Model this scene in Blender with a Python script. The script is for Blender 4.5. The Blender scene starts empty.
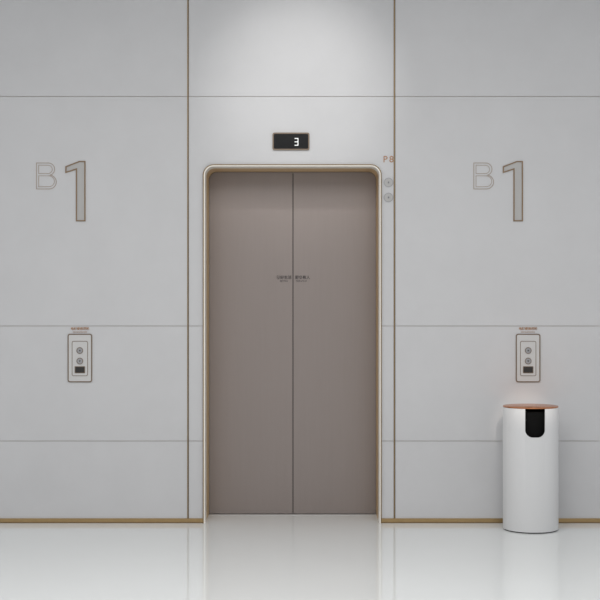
import bpy, bmesh, math
from mathutils import Vector, Matrix
S=0.007
D=9.6
CAMZ=223*S
def X(px): return (px-300)*S
def Z(py): return (523-py)*S
sc=bpy.context.scene
sc.view_settings.view_transform='Standard'
sc.view_settings.look='None'

# ---------------- materials ----------------
def mat(name,col,rough=0.5,metal=0.0,spec=0.5,var=0.0,vscale=3.0,bump=0.0,bscale=80,stretch=None,emit=None,estr=0):
    m=bpy.data.materials.new(name); m.use_nodes=True
    nt=m.node_tree; b=nt.nodes['Principled BSDF']
    b.inputs['Base Color'].default_value=(*col,1)
    b.inputs['Roughness'].default_value=rough
    b.inputs['Metallic'].default_value=metal
    b.inputs['Specular IOR Level'].default_value=spec
    if emit:
        b.inputs['Emission Color'].default_value=(*emit,1); b.inputs['Emission Strength'].default_value=estr
    tc=nt.nodes.new('ShaderNodeTexCoord'); mp=nt.nodes.new('ShaderNodeMapping')
    nt.links.new(tc.outputs['Object'],mp.inputs['Vector'])
    if stretch: mp.inputs['Scale'].default_value=stretch
    if var>0:
        n=nt.nodes.new('ShaderNodeTexNoise'); n.inputs['Scale'].default_value=vscale
        n.inputs['Detail'].default_value=8; n.inputs['Roughness'].default_value=0.65
        nt.links.new(mp.outputs[0],n.inputs['Vector'])
        r=nt.nodes.new('ShaderNodeValToRGB')
        r.color_ramp.elements[0].position=0.3; r.color_ramp.elements[1].position=0.7
        r.color_ramp.elements[0].color=(*[c*(1-var) for c in col],1)
        r.color_ramp.elements[1].color=(*[min(1,c*(1+var)) for c in col],1)
        nt.links.new(n.outputs['Fac'],r.inputs['Fac']); nt.links.new(r.outputs[0],b.inputs['Base Color'])
    if bump>0:
        n2=nt.nodes.new('ShaderNodeTexNoise'); n2.inputs['Scale'].default_value=bscale; n2.inputs['Detail'].default_value=4
        nt.links.new(mp.outputs[0],n2.inputs['Vector'])
        bp=nt.nodes.new('ShaderNodeBump'); bp.inputs['Strength'].default_value=bump; bp.inputs['Distance'].default_value=0.002
        nt.links.new(n2.outputs['Fac'],bp.inputs['Height']); nt.links.new(bp.outputs[0],b.inputs['Normal'])
    return m
M_wall=mat('wall_panel_plaster',(0.595,0.593,0.602),0.6,var=0.025,vscale=2.6,bump=0.08,bscale=60)
M_groove=mat('groove_backing',(0.50,0.46,0.42),0.8)  # own colour of the wall core that shows in the panel seams
M_floor=mat('polished_floor',(0.85,0.87,0.868),0.05,spec=0.40,var=0.012,vscale=1.2)
M_ceil=mat('ceiling_paint',(0.8,0.8,0.8),0.8)
M_brass=mat('brushed_brass',(0.42,0.29,0.14),0.38,metal=0.85,var=0.06,vscale=20)
M_strip=mat('antique_brass_strip',(0.25,0.18,0.10),0.45,metal=0.5,var=0.06,vscale=20)
M_brassd=mat('dark_brass',(0.24,0.16,0.08),0.45,metal=0.6)
M_jamb=mat('jamb_brass',(0.66,0.46,0.24),0.4,metal=0.2)
M_frame=mat('champagne_metal',(0.95,0.91,0.84),0.3,metal=0.05)
M_door=mat('taupe_brushed_steel',(0.305,0.262,0.245),0.42,metal=0.45,var=0.015,vscale=4,stretch=(14,14,0.6))
M_dark=mat('door_gap',(0.03,0.027,0.025),0.7)
M_black=mat('black_glass',(0.006,0.006,0.007),0.3,spec=0.2)
M_liner=mat('bin_liner',(0.006,0.006,0.006),0.9,spec=0.1)
M_led=mat('led_digit',(0.7,0.7,0.7),0.5,emit=(1,1,1),estr=0.45)
M_bronze=mat('bronze_line',(0.20,0.15,0.11),0.5,metal=0.3)
M_signedge=mat('sign_bronze_edge',(0.24,0.165,0.10),0.5,metal=0.3)
M_signfill=mat('sign_metal',(0.45,0.44,0.43),0.45,metal=0.05)
M_pale=mat('sign_pale_line',(0.36,0.285,0.23),0.5)
M_orange=mat('copper_print',(0.40,0.21,0.11),0.5)
M_plate=mat('panel_plate',(0.62,0.61,0.60),0.4,metal=0.2)
M_btn=mat('button_steel',(0.36,0.36,0.37),0.35,metal=0.5)
M_white=mat('bin_white_enamel',(0.70,0.70,0.705),0.35)
M_copper=mat('bin_copper_lid',(0.62,0.27,0.13),0.27,metal=1.0,var=0.05,vscale=30)
M_txt=mat('door_print',(0.05,0.04,0.04),0.6)
M_sill=mat('sill_steel',(0.5,0.49,0.48),0.35,metal=0.7)

# ---------------- mesh helpers ----------------
class MB:
    def __init__(s): s.bm=bmesh.new(); s.mats=[]
    def mi(s,m):
        if m not in s.mats: s.mats.append(m)
        return s.mats.index(m)
    def prism(s,pts,y0,y1,m,hole=None):
        """pts: list (x,z), extruded y0(front)->y1(back)"""
        i=s.mi(m); n=len(pts)
        a=[s.bm.verts.new((x,y0,z)) for x,z in pts]; b=[s.bm.verts.new((x,y1,z)) for x,z in pts]
        fs=[]
        if hole is None:
            fs+= [s.bm.faces.new(a), s.bm.faces.new(b[::-1])]
            for k in range(n): fs.append(s.bm.faces.new((a[k],b[k],b[(k+1)%n],a[(k+1)%n])))
        else:
            c=[s.bm.verts.new((x,y0,z)) for x,z in hole]; d=[s.bm.verts.new((x,y1,z)) for x,z in hole]
            for k in range(n):
                j=(k+1)%n
                fs+=[s.bm.faces.new((a[k],a[j],c[j],c[k])),s.bm.faces.new((b[k],d[k],d[j],b[j])),
                     s.bm.faces.new((a[k],b[k],b[j],a[j])),s.bm.faces.new((c[k],c[j],d[j],d[k]))]
        for f in fs: f.material_index=i
    def box(s,x0,x1,y0,y1,z0,z1,m):
        s.prism([(x0,z0),(x1,z0),(x1,z1),(x0,z1)],y0,y1,m)
    def disc(s,cx,cz,r,y0,y1,m,n=32,rin=None):
        p=[(cx+r*math.cos(2*math.pi*k/n),cz+r*math.sin(2*math.pi*k/n)) for k in range(n)]
        h=None
        if rin: h=[(cx+rin*math.cos(2*math.pi*k/n),cz+rin*math.sin(2*math.pi*k/n)) for k in range(n)]
        s.prism(p,y0,y1,m,h)
    def stroke(s,pts,w,y0,y1,m,closed=False):
        n=len(pts); L=[];R=[]
        for k in range(n):
            p=Vector(pts[k])
            a=Vector(pts[(k-1)%n]) if (k>0 or closed) else None
            b=Vector(pts[(k+1)%n]) if (k<n-1 or closed) else None
            d1=(p-a).normalized() if a is not None else None
            d2=(b-p).normalized() if b is not None else None
            if d1 is None: d1=d2
            if d2 is None: d2=d1
            n1=Vector((-d1.y,d1.x)); n2=Vector((-d2.y,d2.x)); nn=(n1+n2).normalized()
            sc_=1/max(0.35,nn.dot(n1))
            L.append(tuple(p+nn*w/2*sc_)); R.append(tuple(p-nn*w/2*sc_))
        if closed: s.prism(L,y0,y1,m,R)
        else: s.prism(L+R[::-1],y0,y1,m)
    def obj(s,name,parent=None,bevel=0,smooth=False):
        bmesh.ops.recalc_face_normals(s.bm,faces=s.bm.faces)
        me=bpy.data.meshes.new(name); s.bm.to_mesh(me); s.bm.free()
        for m in s.mats: me.materials.append(m)
        o=bpy.data.objects.new(name,me); sc.collection.objects.link(o)
        if parent: o.parent=parent
        if bevel:
            b=o.modifiers.new('b','BEVEL'); b.width=bevel; b.segments=2; b.limit_method='ANGLE'
        if smooth:
            for p in me.polygons: p.use_smooth=True
        return o
def rrect(cx,cz,w,h,r,n=6):
    pts=[]
    for (sx,sz,a0) in ((1,-1,-90),(1,1,0),(-1,1,90),(-1,-1,180)):
        for k in range(n+1):
            a=math.radians(a0+90*k/n)
            pts.append((cx+sx*(w/2-r)+r*math.cos(a),cz+sz*(h/2-r)+r*math.sin(a)))
    return pts
def empty(name,loc=(0,0,0)):
    e=bpy.data.objects.new(name,None); e.empty_display_size=0.1; sc.collection.objects.link(e); return e
def text(name,body,cx,cz,size,y,m,parent,width=None,depth=0.0008,bold=0,space=1.0):
    c=bpy.data.curves.new(name+'_c','FONT'); c.body=body; c.size=size; c.align_x='CENTER'; c.align_y='CENTER'
    c.extrude=depth; c.offset=bold; c.space_character=space
    t=bpy.data.objects.new(name+'_t',c); sc.collection.objects.link(t)
    dg=bpy.context.evaluated_depsgraph_get(); me=bpy.data.meshes.new_from_object(t.evaluated_get(dg))
    bpy.data.objects.remove(t)
    xs=[v.co.x for v in me.vertices]; ys=[v.co.y for v in me.vertices]
    if not xs: return None
    w=max(xs)-min(xs); mx=(max(xs)+min(xs))/2; my=(max(ys)+min(ys))/2
    k=(width/w) if width else 1
    for v in me.vertices:
        v.co=Vector(((v.co.x-mx)*k+cx, y-v.co.z, (v.co.y-my)*(1 if not width else min(k,1.3)) + cz))
    me.materials.clear(); me.materials.append(m)
    o=bpy.data.objects.new(name,me); sc.collection.objects.link(o); o.parent=parent
    return o

# ---------------- elevator geometry numbers ----------------
FX0,FX1,FT,FR=X(203),X(381.5),Z(164.5),0.075
REC=0.40
def upath(d,n=10):
    r=max(FR-d,0.01)
    x0,x1,zt=FX0+d,FX1-d,FT-d
    p=[(x0,0.0)]
    for k in range(n+1):
        a=math.radians(180-90*k/n); p.append((x0+r+r*math.cos(a),zt-r+r*math.sin(a)))
    for k in range(n+1):
        a=math.radians(90-90*k/n); p.append((x1-r+r*math.cos(a),zt-r+r*math.sin(a)))
    p.append((x1,0.0))
    return p

# ---------------- wall ----------------
W=MB(); g=0.0022; T=0.006
TOP=4.1; WL,WR=-5.2,5.2
rows=[(0.0,Z(441)),(Z(441),Z(326)),(Z(326),Z(96.5)),(Z(96.5),TOP)]
V1,V2=X(188),X(394.5)
cols_l=[(WL,X(-240)),(X(-240),V1)]; cols_r=[(V2,X(840)),(X(840),WR)]
def panel(x0,x1,z0,z1):
    W.box(x0+g,x1-g,-0.0,T,(z0+g if z0>0 else 0),z1-g,M_wall)
for z0,z1 in rows:
    for x0,x1 in cols_l+cols_r: panel(x0,x1,z0,z1)
gg=0.006
for z0,z1 in rows[:2]:
    W.box(V1+gg,FX0,0,T,(z0+g if z0>0 else 0),z1-g,M_wall)
    W.box(FX1,V2-gg,0,T,(z0+g if z0>0 else 0),z1-g,M_wall)
# lintel panel, follows rounded frame
z0,z1=rows[2]; up=[p for p in upath(0)]; up[0]=(FX0,z0+g); up[-1]=(FX1,z0+g)
W.prism([(V1+gg,z0+g)]+up+[(V2-gg,z0+g),(V2-gg,z1-g),(V1+gg,z1-g)],0,T,M_wall)
z0,z1=rows[3]; W.box(V1+gg,V2-gg,0,T,z0+g,z1,M_wall)
# core
W.box(WL,FX0-0.002,T,REC+0.12,0,TOP,M_groove)
W.box(FX1+0.002,WR,T,REC+0.12,0,TOP,M_groove)
W.prism([(FX0-0.002,FT-FR)]+upath(-0.002)[1:-1]+[(FX1+0.002,FT-FR),(FX1+0.002,TOP),(FX0-0.002,TOP)],T,REC+0.12,M_groove)
W.obj('wall_back')
f=MB(); f.box(WL,WR,-12.5,REC+0.12,-0.08,0,M_floor); f.obj('floor')
f=MB(); f.box(WL,WR,-12.5,REC+0.12,TOP,TOP+0.1,M_ceil); f.obj('ceiling')
for i,v in enumerate((V1,V2)):
    t=MB(); t.box(v-0.005,v+0.0035,-0.004,T,0,TOP,M_strip); t.box(v+0.0035,v+0.006,-0.001,T,0,TOP,M_dark)
    t.obj('trim_%d'%(i+1))
for nm,a,b in (('baseboard_left',WL,FX0-0.001),('baseboard_right',FX1+0.001,WR)):
    t=MB(); t.box(a,b,-0.008,-0.0001,0.008,Z(518.3),M_brass); t.box(a,b,-0.005,-0.0001,0,0.008,M_brassd); t.obj(nm)

# ---------------- elevator ----------------
E=empty('elevator')
fr=MB()
DI=0.0165
prof=[(0.0,0.006),(0.0,-0.014),(0.002,-0.016),(0.005,-0.014),(0.006,-0.010),(0.0135,-0.008),(0.0148,0.0),(0.0152,0.13),(0.0150,0.135),(0.0155,REC-0.03),(DI,REC-0.03),(DI,REC+0.10)]
pm=[M_brassd,M_brassd,M_brass,M_brassd,M_frame,M_frame,M_frame,M_brassd,M_jamb,M_brass,M_brassd]
paths=[]
for d,y in prof:
    paths.append([fr.bm.verts.new((x,y,z)) for x,z in upath(d)])
for k in range(len(prof)-1):
    a,b=paths[k],paths[k+1]
    for j in range(len(a)-1):
        q=fr.bm.faces.new((a[j],a[j+1],b[j+1],b[j])); q.material_index=fr.mi(pm[k])
fr.obj('door_frame',E)
DD=DI+0.0005
DX0,DX1=FX0+DD,FX1-DD
seam=(293-300)*S*(D+REC)/D
up=upath(DD)
left=[p for p in up if p[0]<seam]
right=[p for p in up if p[0]>seam]
zt=FT-DD
dl=MB(); dl.prism([(seam-0.003,0.006)]+[(DX0,0.006)]+left[1:]+[(seam-0.003,zt)],REC,REC+0.04,M_door); dl.obj('door_leaf_left',E)
dr=MB(); dr.prism([(seam+0.003,0.006),(seam+0.003,zt)]+right[:-1]+[(DX1,0.006)],REC,REC+0.04,M_door); dr.obj('door_leaf_right',E)
b=MB(); b.box(DX0+0.01,DX1-0.01,REC+0.041,REC+0.06,0.004,zt-0.005,M_dark); b.obj('shaft_backing',E)
s=MB(); s.box(DX0,DX1,REC-0.05,REC+0.04,0,0.004,M_sill)
s.obj('sill',E)
kk=(D+REC)/D
def DXp(px): return (px-300)*S*kk
def DZp(py): return CAMZ-(py-300)*S*kk
text('slogan_a','美好生活',DXp(284),DZp(277.3),0.03,REC-0.001,M_txt,E,width=15*S*kk,bold=0.0006)
text('slogan_b','服务有人',DXp(302.5),DZp(277.3),0.03,REC-0.001,M_txt,E,width=15*S*kk,bold=0.0006)
text('slogan_c','BETTER',DXp(284),DZp(281),0.012,REC-0.001,M_txt,E,width=8*S)
text('slogan_d','SERVICE',DXp(301.5),DZp(281),0.012,REC-0.001,M_txt,E,width=11*S)

# ---------------- display ----------------
d=empty('floor_indicator_display')
m=MB()
cx,cz=X(291),Z(141.5)
m.prism(rrect(cx,cz,37*S,17.5*S,0.014),-0.012,-0.0001,M_bronze,rrect(cx,cz,34.5*S,15*S,0.008))
m.prism(rrect(cx,cz,34.5*S,15*S,0.008),-0.009,-0.0001,M_black)
m.obj('housing',d)
m=MB(); dx,dz=X(296.5),Z(142); w,h=1.9*S,3.8*S
t_=0.0058
m.box(dx-w,dx+w,-0.0105,-0.0092,dz+h-t_,dz+h,M_led); m.box(dx-w,dx+w,-0.0105,-0.0092,dz-t_/2,dz+t_/2,M_led)
m.box(dx-w,dx+w,-0.0105,-0.0092,dz-h,dz-h+t_,M_led); m.box(dx+w-t_,dx+w,-0.0107,-0.0092,dz-h,dz+h,M_led)
m.obj('digit_three',d)

# ---------------- P8 label and key switches ----------------
p=empty('elevator_id_sign')
text('label','P8',X(388.5),Z(159.2),0.056,-0.0012,M_orange,p,width=10*S,bold=0.0004,space=1.35)
def keysw(px,py):
    m=MB(); m.disc(X(px),Z(py),4.7*S,-0.006,-0.0001,M_btn,rin=3.9*S); m.disc(X(px),Z(py),3.9*S,-0.005,-0.0001,M_signfill)
    m.disc(X(px),Z(py),1.2*S,-0.0065,-0.005,M_btn,n=16); m.box(X(px)-0.0015,X(px)+0.0015,-0.0075,-0.0065,Z(py)-0.006,Z(py)+0.006,M_dark)
    m.obj('key_switch')
keysw(388.5,182.5); keysw(388.5,197.5)

# ---------------- B1 signs ----------------
def level_sign(off):
    e=empty('level_sign')
    P=lambda x,y:(X(x+off),Z(y))
    m=MB()
    def arc(cx,cy,r,a0,a1,n=10): return [P(cx+r*math.cos(math.radians(a0+(a1-a0)*k/n)),cy+r*math.sin(math.radians(a0+(a1-a0)*k/n))) for k in range(n+1)]
    lw=0.0045
    outer=[P(36.5,163)]+arc(48.5,169.2,6.2,-90,75)+arc(49.3,182,7,-75,90)+[P(36.5,189)]
    m.stroke(outer,lw,-0.002,-0.0001,M_pale,closed=True)
    up_=[P(38.7,165.2)]+arc(48.2,169.4,4.1,-90,90)+[P(38.7,173.6)]
    lo_=[P(38.7,175.8)]+arc(49,181.3,5.4,-90,90)+[P(38.7,186.8)]
    m.stroke(up_,lw*0.8,-0.002,-0.0001,M_pale,closed=True)
    m.stroke(lo_,lw*0.8,-0.002,-0.0001,M_pale,closed=True)
    m.obj('letter_b',e)
    m=MB()
    one=[P(76.6,220.8),P(76.6,169),P(66.0,172.4),P(66.0,166.8),P(79.5,161.6),P(85.0,161.6),P(85.0,220.8)]
    m.prism(one,-0.002,-0.0001,M_signfill)
    m.stroke(one,0.0085,-0.006,-0.0001,M_signedge,closed=True)
    m.obj('numeral_one',e)
level_sign(0); level_sign(437.3)

# ---------------- call panels ----------------
def call_panel(cpx):
    e=empty('elevator_call_panel')
    cx,cz=X(cpx),Z(358)
    m=MB()
    m.prism(rrect(cx,cz,24.5*S,48.5*S,0.016),-0.007,-0.0001,M_bronze,rrect(cx,cz,22.4*S,46.4*S,0.010))
    m.prism(rrect(cx,cz,22.4*S,46.4*S,0.010),-0.005,-0.0001,M_plate)
    m.prism(rrect(cx,Z(358.5),16*S,35*S,0.012),-0.0075,-0.005,M_bronze,rrect(cx,Z(358.5),14.9*S,33.9*S,0.009))
    m.prism(rrect(cx,Z(358.5),14.9*S,33.9*S,0.009),-0.0065,-0.005,M_plate)
    m.obj('face_plate',e)
    m=MB()
    for py,sg in ((350.5,1),(361,-1)):
        m.disc(cx,Z(py),3.3*S,-0.011,-0.0065,M_bronze,rin=2.7*S)
        m.disc(cx,Z(py),2.7*S,-0.0095,-0.0065,M_btn)
        z=Z(py); q=0.007
        m.prism([(cx-q,z-sg*q*0.6),(cx+q,z-sg*q*0.6),(cx,z+sg*q*0.9)],-0.011,-0.0095,M_dark)
    m.obj('buttons',e)
    m=MB(); m.prism(rrect(cx,Z(369.7),10.5*S,7*S,0.005),-0.008,-0.0065,M_bronze)
    m.prism(rrect(cx,Z(369.7),9*S,5.6*S,0.004),-0.0088,-0.008,M_dark); m.obj('card_reader',e)
    text('label_a','电梯使用须知',cx,Z(328.6),0.022,-0.0012,M_orange,e,width=18*S,bold=0.0005)
    text('label_b','ELEVATOR INSTRUCTIONS',cx,Z(332),0.012,-0.0012,M_orange,e,width=14*S,bold=0.0003)
call_panel(80); call_panel(528)

# ---------------- bin ----------------
B=empty('trash_bin')
bx,by,br,bh=1.570,-0.262,0.187,0.832
N=96
m=MB()
def ring(r,z): return [m.bm.verts.new((r*math.cos(2*math.pi*k/N),r*math.sin(2*math.pi*k/N),z)) for k in range(N)]
prof=[(br-0.006,0.006),(br-0.0015,0.008),(br,0.014),(br,bh-0.004),(br-0.002,bh),(br-0.008,bh),(br-0.008,0.006)]
rs=[ring(r,z) for r,z in prof]
for k in range(len(rs)):
    a,b_=rs[k],rs[(k+1)%len(rs)]
    for j in range(N): q=m.bm.faces.new((a[j],a[(j+1)%N],b_[(j+1)%N],b_[j])); q.material_index=m.mi(M_white)
body=m.obj('body',B,smooth=True)
ang=math.radians(9.8)+math.atan2(-bx,9.34)*1.0
c=MB(); sw=0.066; sb=bh-0.190; rr=0.05
pts=[(-sw,bh+0.05)]+[(-sw+rr+rr*math.cos(math.radians(180+90*k/10)),sb+rr+rr*math.sin(math.radians(180+90*k/10))) for k in range(11)]+[(sw-rr+rr*math.cos(math.radians(270+90*k/10)),sb+rr+rr*math.sin(math.radians(270+90*k/10))) for k in range(11)]+[(sw,bh+0.05)]
c.prism(pts,-0.3,-0.05,M_liner)
co=c.obj('cut'); co.rotation_euler=(0,0,ang)
bpy.context.view_layer.update()
mod=body.modifiers.new('c','BOOLEAN'); mod.object=co; mod.operation='DIFFERENCE'; mod.solver='EXACT'
dg=bpy.context.evaluated_depsgraph_get(); me=bpy.data.meshes.new_from_object(body.evaluated_get(dg))
body.modifiers.clear(); body.data=me
bpy.data.objects.remove(co)
me.set_sharp_from_angle(angle=math.radians(35))
def lathe(name,prof,mt):
    m=MB(); rs=[[m.bm.verts.new((r*math.cos(2*math.pi*k/N),r*math.sin(2*math.pi*k/N),z)) for k in range(N)] for r,z in prof]
    for k in range(len(rs)-1):
        for j in range(N): m.bm.faces.new((rs[k][j],rs[k][(j+1)%N],rs[k+1][(j+1)%N],rs[k+1][j]))
    m.bm.faces.new(rs[0][::-1]); m.bm.faces.new(rs[-1]); m.mi(mt)
    o=m.obj(name,B,smooth=True); o.data.set_sharp_from_angle(angle=math.radians(35)); return o
lathe('base_ring',[(br-0.012,0),(br-0.012,0.012)],M_liner)
lathe('inner_liner',[(br-0.035,0.013),(br-0.035,bh-0.02)],M_liner)
lathe('lid',[(br-0.003,bh+0.0005),(br,bh+0.002),(br,bh+0.008),(br-0.003,bh+0.010)],M_copper)
B.location=(bx,by,0)

# ---------------- lights ----------------
def area(name,loc,rot,sx,sy,e,col=(1,1,1)):
    l=bpy.data.lights.new(name,'AREA'); l.shape='RECTANGLE'; l.size=sx; l.size_y=sy; l.energy=e; l.color=col
    o=bpy.data.objects.new(name,l); o.location=loc; o.rotation_euler=rot; sc.collection.objects.link(o); return o
area('ceiling_light_panel',(0,-5.0,TOP-0.03),(0,0,0),4.0,5,168,(1,0.985,0.965))
def spot(name,loc,tgt,e,ang,blend,size=0.06,col=(1,1,1)):
    l=bpy.data.lights.new(name,'SPOT'); l.energy=e; l.spot_size=math.radians(ang); l.spot_blend=blend; l.shadow_soft_size=size; l.color=col
    o=bpy.data.objects.new(name,l); o.location=loc; v=Vector(tgt)-Vector(loc); o.rotation_euler=v.to_track_quat('-Z','Y').to_euler(); sc.collection.objects.link(o); return o
spot('ceiling_downlight',(X(300),-2.3,TOP-0.05),(X(300),0,Z(84)),105,38,1.0,0.1,(1,0.985,0.96))
spot('lid_glow_spot',(1.60,-5.0,TOP-0.05),(bx,by,bh+0.02),470,5.0,0.9,0.04,(1,0.9,0.8))  # added narrow beam, bounced off the lid for the copper glow on the wall
w=bpy.data.worlds.new('w'); sc.world=w; w.use_nodes=True
w.node_tree.nodes['Background'].inputs[0].default_value=(0.97,0.98,1,1); w.node_tree.nodes['Background'].inputs[1].default_value=0.61

cam=bpy.data.cameras.new('camera'); cam.lens=36*(D/S)/600; cam.sensor_width=36
co=bpy.data.objects.new('camera',cam); co.location=(0,-D,CAMZ); co.rotation_euler=(math.radians(90),0,0)
sc.collection.objects.link(co); sc.camera=co
